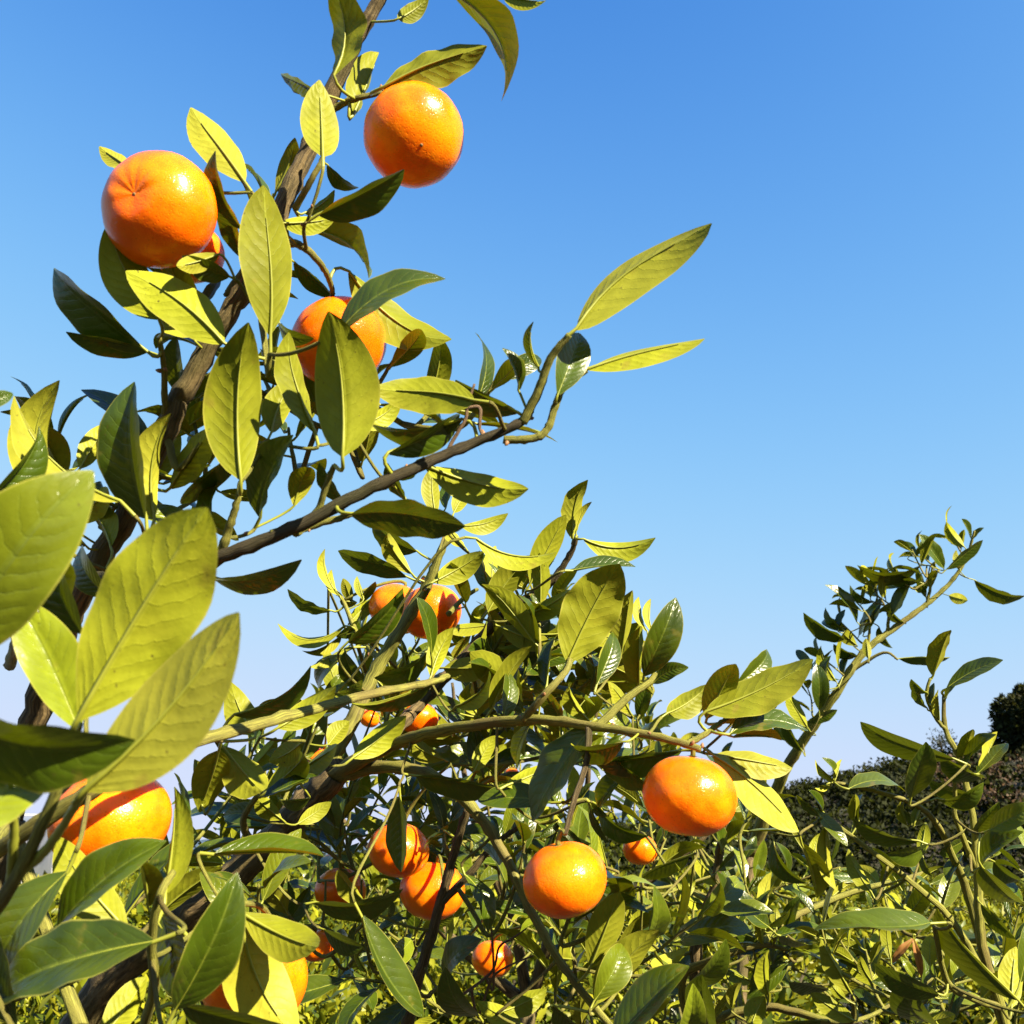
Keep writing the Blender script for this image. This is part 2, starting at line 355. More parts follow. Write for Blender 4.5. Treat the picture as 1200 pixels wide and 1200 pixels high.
# ------------------------------------------------------------------ plastic greenhouse beyond the orchard
def greenhouse():
    cov, t = mat('greenhouse_film'); g = NT(t); pb = g.n('ShaderNodeBsdfPrincipled'); out = g.n('ShaderNodeOutputMaterial'); tc = g.n('ShaderNodeTexCoord')
    nz = g.noise(1.5, tc.outputs['Object'], 4)
    g.link(g.mix(g.ramp(nz, .3, .7), (0.12, 0.13, 0.17), (0.17, 0.175, 0.21)), pb.inputs['Base Color']); pb.inputs['Roughness'].default_value = 0.35
    g.link(pb.outputs[0], out.inputs[0]); rib = simple('galvanised_pipe', (0.30, 0.30, 0.32), 0.5)
    root = thing('greenhouse', 'grey plastic film greenhouse with arched roof beyond the low orchard', 'greenhouse', (-19.8, 24.5, -0.3))
    root.rotation_euler.z = math.radians(18)
    Lh, Wd, hw, hr = 16.0, 6.0, 1.5, 2.7
    def arc(x, off=0.0):
        pts = [Vector((x, -Wd / 2 - off, 0)), Vector((x, -Wd / 2 - off, hw))]
        for i in range(1, 12):
            a = math.pi - math.pi * i / 12; pts.append(Vector((x, math.cos(a) * (Wd / 2 + off), hw + math.sin(a) * (hr - hw + off))))
        return pts + [Vector((x, Wd / 2 + off, hw)), Vector((x, Wd / 2 + off, 0))]
    b = Buf(); nst = 12
    for i in range(nst + 1):
        for p in arc(-Lh / 2 + Lh * i / nst): b.v.append(p + Vector((0, 0, random.uniform(-.02, .01)))); b.uv.append((0, 0)); b.r.append(0)
    m = 15
    for i in range(nst):
        for k in range(m - 1):
            p = i * m + k; b.f.append((p, p + 1, p + m + 1, p + m)); b.mi.append(0)
    b.f.append(tuple(range(m))); b.mi.append(0); b.f.append(tuple(range(nst * m, nst * m + m))[::-1]); b.mi.append(0)
    obj('cover', b.mesh('cover', [cov], False), root)
    h0 = Buf(); h0.tube(arc(0, 0.03), [0.035] * m, 5); hm = h0.mesh('hoop', [rib])
    for i in range(nst + 1): obj('hoop', hm, root, (-Lh / 2 + Lh * i / nst, 0, 0))
    for yy, zz in ((-Wd / 2 - .05, hw), (Wd / 2 + .05, hw), (0, hr + .05)):
        r0 = Buf(); r0.tube([Vector((-Lh / 2, yy, zz)), Vector((Lh / 2, yy, zz))], [0.03, 0.03], 5); obj('rail', r0.mesh('rail', [rib]), root)
greenhouse()

# ------------------------------------------------------------------ low orchard trees behind
crowns = [crown_mesh('orchard_crown', 5200, (0.62, 0.62, 0.55), 0.07, M['far_leaf'], 16, 20 + i) for i in range(4)]
tb = Buf(); tb.tube([Vector((0, 0, -.05)), Vector((.02, 0, .2)), Vector((-.01, .02, .5)), Vector((0, 0, .8))], [.035, .03, .022, .01], 7)
for a in (0.3, 1.6, 2.9, 4.2, 5.3):
    tb.tube([Vector((.01, 0, .25)), Vector((math.cos(a) * .22, math.sin(a) * .22, .5)), Vector((math.cos(a) * .42, math.sin(a) * .42, .85))], [.02, .014, .006], 6)
trunk_me = tb.mesh('orchard_trunk', [M['dark_bark']])
fr_me = None
k = 0
ROWS = []
for row, y in enumerate((3.6, 5.2, 7.0, 9.2, 12, 15.5, 20, 26)):
    half = y * 0.54; step = 1.35 if y < 10 else 1.6
    x = -half
    while x < half:
        ROWS.append((x + random.uniform(-.25, .25), y + random.uniform(-.3, .3), row)); x += step
for x, y, row in ROWS:
    if row == 0 and abs(x) < 0.2: continue
    s = random.uniform(0.85, 1.1) * (0.86 if row == 0 else 1.0)
    z = height(x, y)
    t = thing('orchard_tree', 'low rounded citrus tree with small sunlit leaves in the orchard rows behind', 'tree', (x, y, z), 'low citrus trees in the orchard rows')
    t.rotation_euler.z = random.uniform(0, 6.28); t.scale = (s * 1.2, s * 1.2, s * (0.95 if row == 0 else 1.12))
    obj('trunk', trunk_me, t)
    c = obj('crown', crowns[k % 4], t, (0, 0, 0.66)); c['kind'] = 'stuff'; k += 1

# ------------------------------------------------------------------ leaves
def leaf_buf(b, base, tip, nrm, W, bow=0.06, sabre=0.0, fold=0.35, wave=0.0, nu=12, nv=3, rnd=0.3, pet=None, rad=0.0009, tipcurl=0.0):
    ax = tip - base; L = ax.length; X = ax / L
    Z = (nrm - X * nrm.dot(X)).normalized(); Y = Z.cross(X)
    start = len(b.v); ph = random.uniform(0, 6.28); fq = random.uniform(2.0, 3.6)
    pk = random.uniform(0.68, 0.92); peak = (pk / (pk + 0.80)); nrmf = peak ** pk * (1 - peak) ** 0.80
    tw = random.uniform(-0.25, 0.25)
    def spine(s):
        return base + X * (L * s) + Z * (bow * L * 4 * s * (1 - s) - tipcurl * L * max(0, s - .6) ** 2 * 6) + Y * (sabre * L * 4 * s * (1 - s))
    for i in range(nu + 1):
        s = i / nu
        hw = 0.5 * W * max(0.0, (s ** pk) * ((1 - s) ** 0.80) / nrmf) ** 0.93
        hw = max(hw, 0.0006 if i else 0.0012)
        c = spine(s); a = tw * (s - 0.3)
        Ys = Y * math.cos(a) + Z * math.sin(a); Zs = Z * math.cos(a) - Y * math.sin(a)
        for j in range(-nv, nv + 1):
            t = j / nv; at = abs(t)
            fo = fold * (1 - 0.35 * at)
            zz = math.sin(fo) * at * hw + wave * W * math.sin(fq * 6.28 * s + ph + (1.7 if t > 0 else 0)) * at * at * min(1, 4 * s * (1 - s))
            b.v.append(c + Ys * (t * hw * math.cos(fo)) + Zs * zz); b.uv.append((s, 0.5 + 0.5 * t)); b.r.append(rnd)
    m = 2 * nv + 1
    for i in range(nu):
        for j in range(m - 1):
            p = start + i * m + j; b.f.append((p, p + m, p + m + 1, p + 1)); b.mi.append(0)
    # petiole running on as the raised midrib beneath the blade
    pts, rr = [], []
    if pet:
        pts += pet[:-1]; rr += [rad * 1.25] * (len(pet) - 1)
    for i in range(0, 8):
        s = i / 8 * 0.9; pts.append(spine(s) - Z * rad * (0.75 - 0.5 * s)); rr.append(rad * (1.1 - 1.0 * s))
    b.tube(pts, rr, 5, 1, rnd, cap=False)

class Tree:
    def __init__(s, name, label, loc):
        s.root = thing(name, label, 'tree', loc); s.o = Vector(loc); s.sk = []; s.count = 0; s.stuff = Buf()
    def add(s, pts, rad, name='branch', m='bark', sides=9, per=8, lump=0.05, knots=0):
        c = catmull(pts, per); n = len(c)
        rr = [float(np.interp(i / (n - 1), np.linspace(0, 1, len(rad)), rad)) for i in range(n)]
        for i in range(n):
            if knots and i % knots == 0 and 0 < i < n - 1: rr[i] *= random.uniform(1.08, 1.22)
        j = [p + Vector((random.gauss(0, 1), random.gauss(0, 1), random.gauss(0, 1))) * (r * 0.07) for p, r in zip(c, rr)]
        b = Buf(); b.tube(j, rr, 12 if sides > 8 else sides, 0, 0.3, lump=lump * .6, ridge=0.13 if m == 'green_bark' and sides > 7 else 0.0)
        org = c[0]; part = obj(name, b.mesh(name, [M[m]], True, org), s.root, org - s.o)
        for p, r in zip(c, rr): s.sk.append((p, r, (part, org)))
    def nearest(s, p, back=None):
        A = np.array([tuple(e[0]) for e in s.sk]); d = A - np.array(tuple(p)); l = np.linalg.norm(d, axis=1) + 1e-6
        cost = l.copy()
        if back is not None: cost = l * (1.45 - 0.45 * (d @ np.array(tuple(back))) / l)
        i = int(np.argmin(cost)); s.part, s.porg = s.sk[i][2]; return s.sk[i][0], s.sk[i][1], l[i]
    def leaf(s, base, tip, nrm, W, rnd=0.3, twigmat='green_bark', material='leaf', name='leaf', big=False, **kw):
        X = (tip - base).normalized(); L = (tip - base).length
        q, r, dist = s.nearest(base, -X)
        back = base - X * min(0.012, 0.14 * L)
        if dist > 0.030:
            c1 = q + (back - q) * 0.35 + Vector((0, 0, -0.10 * dist)); c2 = back - X * dist * 0.16
            pts = bez(q, c1, c2, back, 8); r0 = min(r * 0.8, 0.0011 + 0.007 * dist); b = Buf()
            b.tube(pts, list(np.linspace(r0, 0.0012, 9)), 6, 0, 0.3, lump=0.08)
            obj('twig', b.mesh('twig', [M[twigmat]], True, q), s.part, q - s.porg)
            for i, p in enumerate(pts): s.sk.append((p, 0.0014, (s.part, s.porg)))
            pet = [back, base]
        else:
            pet = bez(q, q + (back - q) * 0.5, back, base, 4)
        if s.count < 300:
            b = Buf(); leaf_buf(b, base, tip, nrm, W, rnd=rnd, pet=pet, nu=18 if big else 12, nv=4 if big else 3, **kw)
            o = obj(name, b.mesh(name, [M[material], M['petiole']], True, base), s.part, base - s.porg); s.count += 1
        else:
            leaf_buf(s.stuff, base, tip, nrm, W, rnd=rnd, pet=pet, nu=6, nv=2, **kw)
    def finish(s):
        if s.stuff.v:
            o = obj('foliage', s.stuff.mesh('foliage', [M['leaf'], M['petiole']], True, s.o), s.root); o['kind'] = 'stuff'
    def hero(s, text, dmul=1.0):
        """one leaf a line: blade base x y, tip x y, apparent width (photo pixels), depth, side+light, extra"""
        for line in text.strip().splitlines():
            f = line.split()
            if not f or f[0] == '#': continue
            bx, by, tx, ty, wpx, d = map(float, f[:6]); fl = f[6]; ex = dict(e.split('=') for e in f[7:])
            d *= dmul
            lpx = math.hypot(tx - bx, ty - by); flat = lpx * d / F
            goal = float(ex.get('len', 0.062)); dd = 0.0
            if flat < goal: dd = min(math.sqrt(goal ** 2 - flat ** 2), flat * 0.75) * random.choice((-1, 1)) * random.uniform(.6, 1)
            if 'dd' in ex: dd = float(ex['dd'])
            base, tip = P(bx, by, d - dd / 2), P(tx, ty, d + dd / 2)
            L = (tip - base).length; X = (tip - base) / L
            W = wpx * d / F; full = 0.43 * L
            view = (CAM - (base + tip) / 2).normalized(); n0 = (view - X * view.dot(X)).normalized()
            c = min(1.0, W / full); roll = math.acos(c)
            if '-' in fl: roll = max(roll, math.radians(float(ex.get('mr', 50))))
            else: roll = max(roll, math.radians(16))
            W = min(W / max(0.25, math.cos(roll)), 0.52 * L) if W < full or '-' in fl else W
            cands = [Matrix.Rotation(a, 3, X) @ n0 for a in (roll, -roll)]
            cands.sort(key=lambda v: v.dot(SUN)); n = cands[0] if '-' in fl else cands[-1]
            if 'roll' in ex: n = Matrix.Rotation(math.radians(float(ex['roll'])), 3, X) @ n0
            under = fl[0] == 'u'  # some undersides in cast shade are given the darker upper face instead
            nrm = -n if under else n
            sab = float(ex.get('s', random.uniform(-.03, .03)))      # positive bends to the photo's right of base->tip
            Y = nrm.cross(X); scr = X.cross(view)
            if Y.dot(scr) < 0: sab = -sab
            rnd = float(ex.get('r', random.uniform(0.05, 0.75) if '+' in fl else random.uniform(0.0, 0.45)))  # sunlight put into the tint: lit leaves get a yellower, lighter tone
            s.leaf(base, tip, nrm, W, rnd=rnd, big=lpx > 110, bow=float(ex.get('bow', random.uniform(-0.04, 0.18))), sabre=sab,
                   fold=float(ex.get('fold', random.uniform(0.25, 0.85))), wave=random.uniform(0, 0.05), tipcurl=float(ex.get('tc', random.uniform(0, .09))),
                   material=ex.get('m', 'leaf'), rad=0.0010 if L > .05 else 0.0007)
    def shoot(s, p, dr, length, n, ll, rmul=1.0, material='leaf', ok=None):
        """a leafy shoot grown from p along dr with n leaves spiralling round it"""
        if ok and not ok(p + dr * (length + 0.03)): return
        q, r, dist = s.nearest(p)
        side = dr.cross(Vector((random.gauss(0, 1), random.gauss(0, 1), random.gauss(0, 1)))).normalized()
        pts = [q, q + (p - q) * 0.5 + Vector((0, 0, -0.05 * dist)), p, p + dr * length * .5 + side * length * .06, p + dr * length]
        s.add(pts, [min(r, 0.0022 + 0.006 * dist), 0.0022, 0.0018, 0.0011], 'twig', 'green_bark', 6, 5, 0.06)
        a0 = random.uniform(0, 6.28)
        e1 = dr.orthogonal().normalized(); e2 = dr.cross(e1)
        for i in range(n):
            t = (i + 0.5) / n; c = p + dr * length * t + side * length * .06 * math.sin(math.pi * t)
            a = a0 + i * 2.4; out = e1 * math.cos(a) + e2 * math.sin(a)
            open_ = random.uniform(0.75, 1.35) * (1 - 0.45 * t)
            X = (dr * math.cos(open_) + out * math.sin(open_) + Vector((0, 0, random.uniform(-.25, .1)))).normalized()
            L = ll * random.uniform(0.7, 1.15) * (1 - 0.35 * t)
            base = c + X * 0.008; tip = base + X * L
            if ok and not (ok(tip) and ok(base) and ok((tip + base) / 2)): continue
            nrm = (dr * math.sin(open_) - out * math.cos(open_) + Vector((random.gauss(0, .3), random.gauss(0, .3), random.gauss(0, .3)))).normalized()
            s.leaf(base, tip, nrm, L * random.uniform(.33, .43) * rmul, rnd=random.random() ** 1.2, bow=random.uniform(-.02, .1), sabre=random.uniform(-.05, .05),
                   fold=random.uniform(.2, .8), wave=random.uniform(0, .04), tipcurl=random.uniform(0, .2), rad=0.0008)

# ------------------------------------------------------------------ the four near trees: limbs
def path(txt):
    v = [float(x) for x in txt.split()]; return [P(*v[i:i + 3]) for i in range(0, len(v), 3)]
def trunk_to(tree, p, r):
    g = tree.o; tree.add([g + Vector((0, 0, -0.05)), g + Vector((0.02, 0.01, 0.25)), g.lerp(p, 0.65) + Vector((-0.03, 0.02, 0)), p], [r * 1.7, r * 1.4, r * 1.15, r], 'trunk', 'bark', 12, 8, 0.05)

T1 = Tree('tangerine_tree', 'tangerine tree whose upright limb reaches high into the sky', (-0.52, 0.82, 0))
trunk_to(T1, P(10, 960, .74), .012)
T1.add(path('10 960 .74  45 830 .72  72 745 .70  108 668 .69  150 600 .68  195 500 .67  228 437 .67  265 372 .67  300 318 .67  331 242 .68  365 168 .69  402 78 .69  434 18 .69  470 -50 .69'), [.0105, .0095, .0086, .0080, .0072, .0067, .0064, .0060, .0052, .0042], 'limb', 'bark', 12, 8, .05, 5)
T1.add(path('100 680 .69  170 672 .64  250 655 .60  340 620 .59  450 565 .59  540 525 .60  605 498 .60  622 480 .60'), [.0060, .0048, .0042, .0038, .0033, .0028, .0025], 'branch', 'dark_bark', 9, 8, .06, 4)  # darker bark colour stands in for leaf shade along this branch
T1.add(path('612 495 .60  632 455 .595  645 420 .59  668 392 .585'), [.003, .0028, .0024, .0018], 'twig', 'green_bark', 8)
T1.add(path('590 515 .60  622 514 .60  640 505 .60  650 478 .60  662 452 .60  688 434 .60'), [.0028, .0024, .0022, .0016], 'twig', 'green_bark', 8, 8, .05, 6)
T1.add(path('318 626 .59  368 603 .59  382 570 .585  392 545 .58'), [.0026, .0022, .002, .0016], 'twig', 'green_bark', 7, 8, .05, 5)
T1.add(path('256 655 .60  268 620 .595  278 588 .59  282 565 .59'), [.0030, .0026, .002, .0016], 'twig', 'green_bark', 7, 8, .05, 5)
T1.add(path('345 625 .60  360 618 .61  395 608 .61  412 603 .61'), [.0030, .0026, .0022, .0016], 'twig', 'green_bark', 7)
T1.add(path('195 500 .67  193 470 .66  192 430 .65  186 395 .64'), [.0026, .0022, .002, .0016], 'twig', 'green_bark', 7, 8, .05, 5)
T1.add(path('298 322 .67  310 400 .62  314 440 .61  316 415 .60'), [.003, .002, .0018, .0016], 'twig', 'green_bark', 7)
T1.add(path('335 285 .67  350 287 .66  368 300 .66  385 325 .68  390 345 .69'), [.0030, .0026, .0022, .0018], 'twig', 'green_bark', 7)
T1.add(path('345 245 .68  365 210 .67  378 185 .67  380 160 .67'), [.0026, .0022, .0018, .0014], 'twig', 'green_bark', 7)
T1.add(path('376 145 .69  395 125 .69  420 115 .68  448 108 .68'), [.0030, .0026, .0022, .0018], 'twig', 'green_bark', 7)
T1.add(path('195 510 .67  205 545 .66  215 545 .66  235 520 .655'), [.003, .0026, .0022, .0016], 'twig', 'green_bark', 7)
T1.add(path('16 960 .72  -20 1005 .58  60 955 .545  150 903 .55  230 870 .60  330 842 .68  430 815 .77  500 801 .84  525 792 .87'), [.0050, .0044, .0042, .0040, .0038, .0036, .0031, .0026], 'branch', 'green_bark', 9, 8, .05, 5)
T1.add(path('-20 1005 .58  -60 1100 .48  -15 1075 .43  18 1030 .405  52 962 .395  80 892 .39  92 848 .385'), [.004, .0036, .0033, .0028, .0024, .002, .0016], 'branch', 'green_bark', 9)
T1.add(path('22 1022 .405  44 1006 .40  62 985 .39  88 945 .37  100 925 .36'), [.0022, .002, .0017, .0014], 'twig', 'petiole', 8)
T1.add(path('12 1040 .41  15 1000 .40  15 955 .39  -5 905 .37'), [.0022, .002, .0017, .0014], 'twig', 'petiole', 8)
T1.add(path('12 780 .71  20 755 .55  18 740 .5  8 705 .45  10 690 .42'), [.004, .003, .0026, .002], 'twig', 'green_bark', 8)
T1.add(path('10 960 .74  120 1260 .66  176 1180 .56  178 1105 .53  187 1050 .52  203 1022 .535'), [.0055, .0042, .0028, .0025, .0022, .0018], 'branch', 'green_bark', 8, 8, .05, 6)

T2 = Tree('tangerine_tree', 'tangerine tree with a thick forked bare limb and long arching branches', (-0.62, 1.22, 0))
trunk_to(T2, P(60, 1255, 1.02), .020)
T2.add(path('60 1255 1.02  130 1150 .99  200 1085 .97  262 1036 .96  320 985 .96  360 938 .96  398 903 .95'), [.020, .0175, .016, .0150, .0140, .0130], 'limb', 'bark', 14, 8, .06, 4)
T2.add(path('372 925 .96  392 885 .97  412 848 .98  440 788 1.0  470 738 1.0  500 688 1.0  513 655 1.0  528 618 1.0'), [.0090, .0082, .0074, .0066, .0056, .0042, .003], 'branch', 'green_bark', 10, 8, .05, 5)
T2.add(path('388 910 .955  450 876 .89  520 855 .83  620 843 .78  700 851 .755  775 864 .735  822 878 .725'), [.0080, .0058, .0049, .0040, .0033, .0028, .0022], 'branch', 'green_bark', 10, 8, .05, 4)
T2.add(path('388 912 .955  440 899 .92  500 906 .88  552 945 .86  590 1000 .84  620 1062 .82  660 1132 .80  722 1210 .78'), [.0078, .0057, .0051, .0046, .0042, .0039, .0034, .0026], 'branch', 'green_bark', 10, 8, .05, 4)
T2.add(path('200 1085 .97  330 1290 1.0  455 1240 .98  492 1140 .95  515 1062 .94  536 985 .93  548 948 .92'), [.010, .0075, .0062, .0054, .0048, .004, .003], 'branch', 'bark', 9, 8, .05, 4)
T2.add(path('515 1060 .94  545 1030 .93  580 990 .93  625 958 .92'), [.0042, .0036, .003, .002], 'twig', 'bark', 8)
T2.add(path('455 865 .90  505 812 .97  560 752 1.0  602 710 1.0  640 688 .99  668 650 .98  676 628 .97'), [.006, .0058, .0052, .0042, .003, .002], 'branch', 'bark', 9, 8, .05, 4)
T2.add(path('612 845 .78  640 812 .77  662 788 .78  668 772 .79'), [.0036, .0032, .0026, .002], 'twig', 'green_bark', 8)
T2.add(path('700 852 .755  735 818 .77  760 800 .78  768 790 .79'), [.0036, .0032, .0026, .002], 'twig', 'green_bark', 8)
T2.add(path('805 872 .73  830 858 .74  846 846 .75  860 838 .755'), [.0026, .0022, .002, .0016], 'twig', 'green_bark', 8)
T2.add(path('690 850 .758  688 890 .74  672 940 .715  662 978 .70'), [.0028, .0024, .002, .0018], 'twig', 'bark', 8)
T2.add(path('525 720 1.0  545 700 1.02  560 690 1.03'), [.003, .0024, .0018], 'twig', 'green_bark', 8)
T2.add(path('448 775 1.0  420 745 1.06  400 700 1.1  385 690 1.12'), [.0036, .0028, .0022, .0016], 'twig', 'green_bark', 8)
T2.add(path('300 1000 .96  285 965 .86  300 935 .82  310 930 .82'), [.004, .003, .0024, .0018], 'twig', 'green_bark', 8)

T3 = Tree('tangerine_tree', 'distant tangerine tree sending one slender leafy branch up past the hill', (0.42, 2.15, 0))
trunk_to(T3, P(880, 1000, 2.15), .011)
T3.add(path('880 1000 2.15  905 935 2.1  930 885 2.05  978 815 2.0  1012 765 2.0  1050 735 2.0  1090 705 2.0  1118 678 2.0  1134 650 2.0  1142 622 2.0'), [.015, .0120, .0096, .0080, .0068, .0058, .0050, .004, .003, .002], 'branch', 'green_bark', 9, 8, .06, 4)
for tx in ('1000 780 2.0  1016 758 2.0  1020 730 2.0  1028 700 2.0', '1040 742 2.0  1042 720 2.0  1048 700 2.0', '1085 712 2.0  1090 690 2.0  1093 660 2.0', '975 820 2.0  966 805 2.0  960 780 2.0', '1000 785 2.0  1035 765 1.98  1052 773 1.96'):
    T3.add(path(tx), [.004, .003, .002], 'twig', 'green_bark', 7)

T4 = Tree('tangerine_tree', 'young tangerine tree with upright green shoots and long arching stems', (0.55, 0.98, 0))
trunk_to(T4, P(1205, 1290, .97), .011)
T4.add(path('1205 1290 .97  1172 1180 .96  1150 1105 .95  1145 1020 .95  1139 955 .95  1125 892 .95  1108 855 .95  1106 815 .95'), [.008, .0050, .0044, .0037, .0031, .0028, .0023, .0016], 'branch', 'green_bark', 10, 8, .05, 5)
T4.add(path('1205 1290 .97  1165 1165 .98  1135 1050 .98  1116 1003 .97  1100 968 .96  1075 944 .96  1030 928 .96  978 917 .96'), [.007, .0048, .0040, .0033, .0029, .0026, .0022, .0016], 'branch', 'green_bark', 9)
T4.add(path('1166 1168 .98  1120 1085 .96  1075 1040 .95  1020 997 .94  965 955 .93'), [.0038, .0033, .0028, .0024, .0018], 'branch', 'green_bark', 9)
T4.add(path('1108 855 .95  1095 838 .95  1086 815 .95  1090 795 .95'), [.0024, .002, .0018, .0014], 'twig', 'green_bark', 7)
T4.add(path('1145 1020 .95  1120 960 .94  1119 935 .94  1118 895 .93'), [.0030, .0026, .0022, .0016], 'twig', 'green_bark', 7)
T4.add(path('1172 1180 .96  1140 1170 .9  1110 1150 .84  1095 1085 .80'), [.0040, .0034, .0028, .0018], 'twig', 'green_bark', 7)

T5 = Tree('tangerine_tree', 'small tangerine tree with brownish twigs and spreading leaf rosettes', (0.30, 1.38, 0))
trunk_to(T5, P(820, 1230, 1.3), .012)
T5.add(path('820 1230 1.3  815 1115 1.3  828 1065 1.3  838 1035 1.3  850 960 1.3  872 925 1.3'), [.011, .0075, .0065, .006, .0045, .0025], 'branch', 'bark', 9, 8, .05, 4)
T5.add(path('820 1230 1.3  800 1150 1.25  832 1126 1.2  888 1108 1.18  925 1113 1.17'), [.009, .006, .0045, .0035, .002], 'branch', 'green_bark', 9)
T5.add(path('820 1200 1.3  900 1180 1.28  990 1200 1.22  1000 1165 1.2'), [.006, .005, .004, .0025], 'branch', 'green_bark', 9)
T5.add(path('890 1108 1.18  930 1075 1.25  1000 1045 1.3  1060 1030 1.32  1090 1020 1.35'), [.0045, .004, .0035, .0025], 'branch', 'green_bark', 8)

T6 = Tree('tangerine_tree', 'dense small-leaved tangerine tree filling the space behind the hanging fruit', (0.05, 2.15, 0))
trunk_to(T6, P(620, 1180, 2.1), .016)
for tx in ('620 1180 2.1  600 1080 2.05  560 980 2.0  540 880 2.0  530 800 2.0', '620 1180 2.1  650 1080 2.0  680 990 1.95  690 900 1.9  700 830 1.9', '620 1180 2.1  540 1110 2.05  470 1040 2.0  420 980 2.0  370 930 2.0', '640 1110 2.05  720 1060 1.95  790 1010 1.9  850 960 1.9'):
    T6.add(path(tx), [.015, .011, .008, .005, .003], 'branch', 'bark', 8)

# ------------------------------------------------------------------ leaves read off the photograph
T1.hero('''
316 392 303 220 60 .60 u+ fold=.3 s=.02 r=.55
402 535 387 366 100 .56 u- mr=22 fold=.5 r=.2
268 324 214 302 32 .61 t- mr=20
282 562 287 380 82 .57 u+ fold=.85 r=.3
262 402 148 318 56 .60 u+ fold=.3 s=.05 r=.4
186 374 126 264 58 .62 u+ fold=.5 s=-.05 r=.4
170 411 56 318 44 .64 t- s=.08
172 412 77 392 26 .64 t- s=.06
170 606 152 447 64 .60 t- r=.2
180 608 196 484 40 .62 u+ r=.8
286 213 223 131 42 .66 u+ r=.75
283 268 250 178 28 .64 t- r=.4
152 198 118 176 20 .70 u+ r=.9
281 300 261 238 30 .66 t-
256 298 207 312 26 .60 u+ r=.7
330 262 392 257 26 .65 u+ r=.5
374 252 474 199 44 .63 t- r=.3
378 183 374 95 46 .64 u+ r=.6
370 107 330 89 19 .68 t-
392 88 389 -24 38 .66 u-
412 136 443 62 32 .70 u+ r=.6
449 103 571 58 44 .66 u+ r=.55 s=-.05
525 -12 593 117 36 .66 u- s=-.06 r=.4
467 22 502 -2 24 .68 u+
588 -8 640 2 14 .66 u+
384 194 420 220 20 .69 t-
357 250 392 226 16 .69 u+
364 270 432 326 26 .68 u- r=.5
409 319 526 404 46 .69 u+ r=.3
397 389 519 321 34 .57 t+ s=-.04 bow=.1
345 308 392 350 36 .70 t-
325 374 364 399 15 .63 t-
336 426 304 411 18 .64 t-
318 506 348 440 38 .63 u+
368 506 333 392 30 .61 u+
556 470 437 460 44 .58 u+ r=.45 s=.1
606 484 534 446 36 .62 t-
541 492 428 494 26 .61 t-
456 531 541 488 30 .60 t-
498 546 618 577 42 .61 u+ r=.4 s=-.08
412 603 544 622 42 .57 t- s=-.1 r=.3
304 606 343 510 48 .61 t- r=.1
345 592 364 546 30 .63 u+ r=.8
283 529 213 592 24 .66 t- s=.05
244 627 258 562 22 .66 t-
200 572 250 503 36 .66 u+ r=.6
210 560 246 545 26 .67 u-
62 604 62 446 42 .62 u+ r=.75
140 588 12 470 26 .55 u+ r=.85 fold=.5
-22 592 52 502 58 .52 t- r=.1
-32 484 15 461 22 .46 t+
94 548 127 496 28 .68 u+ r=.8
84 612 129 574 30 .66 u+ r=.5
100 640 70 600 30 .66 t-
130 640 100 590 26 .66 u-
248 677 352 664 25 .62 t- s=-.08
676 386 838 273 46 .585 u+ s=-.16 r=.75 bow=-.02
690 433 826 400 24 .60 u+ s=-.08 r=.5
654 462 682 388 42 .60 t+ r=.4
608 457 590 408 17 .60 t+ len=.03
630 430 622 378 9 .59 t- len=.03
225 395 192 345 26 .67 u+ r=.8
215 470 205 395 22 .68 t-
302 420 352 408 20 .68 t-
420 500 470 470 26 .65 u+
400 590 372 545 18 .62 t-
462 560 498 536 16 .64 u+
475 585 452 545 18 .66 t-
''')
# the leaves closest to the lens
T1.hero('''
-46 768 102 552 128 .34 t+ fold=.25 r=1.0 s=-.04
93 842 243 595 126 .37 u- mr=24 fold=.25 r=.4 s=-.03
101 926 280 718 98 .35 u+ fold=.2 r=1.0 s=.04 tc=0 bow=.02
-70 835 152 878 74 .33 t- r=.2
92 856 20 702 74 .43 t+ r=.95
-70 985 70 880 66 .33 t+ fold=.3 r=.95
96 742 72 606 58 .47 t- r=.1
25 724 78 636 42 .46 u- r=.4
-40 760 30 690 40 .44 t-
130 700 95 640 36 .6 t-
''')
T1.hero('''
78 1022 0 1190 58 .50 t- r=.05
68 1086 191 984 52 .50 t+ r=.1 bow=.08
150 1092 64 984 52 .53 u+ r=.6
179 1103 -22 1168 72 .45 t+ r=.15 bow=.05
206 1182 280 1030 68 .49 t+ r=.2
283 1070 373 1110 50 .55 u+ r=.3
284 1088 346 1218 78 .56 u+ r=.8
214 1178 344 1206 46 .52 t- r=.3
190 1072 212 1172 38 .54 t-
174 1062 164 1004 30 .55 u-
195 1046 206 922 30 .55 u- r=.5
252 1000 379 1001 22 .58 t+ s=-.1
20 1200 -10 1090 40 .45 t- r=.05
120 1215 170 1145 40 .60 u+
''')
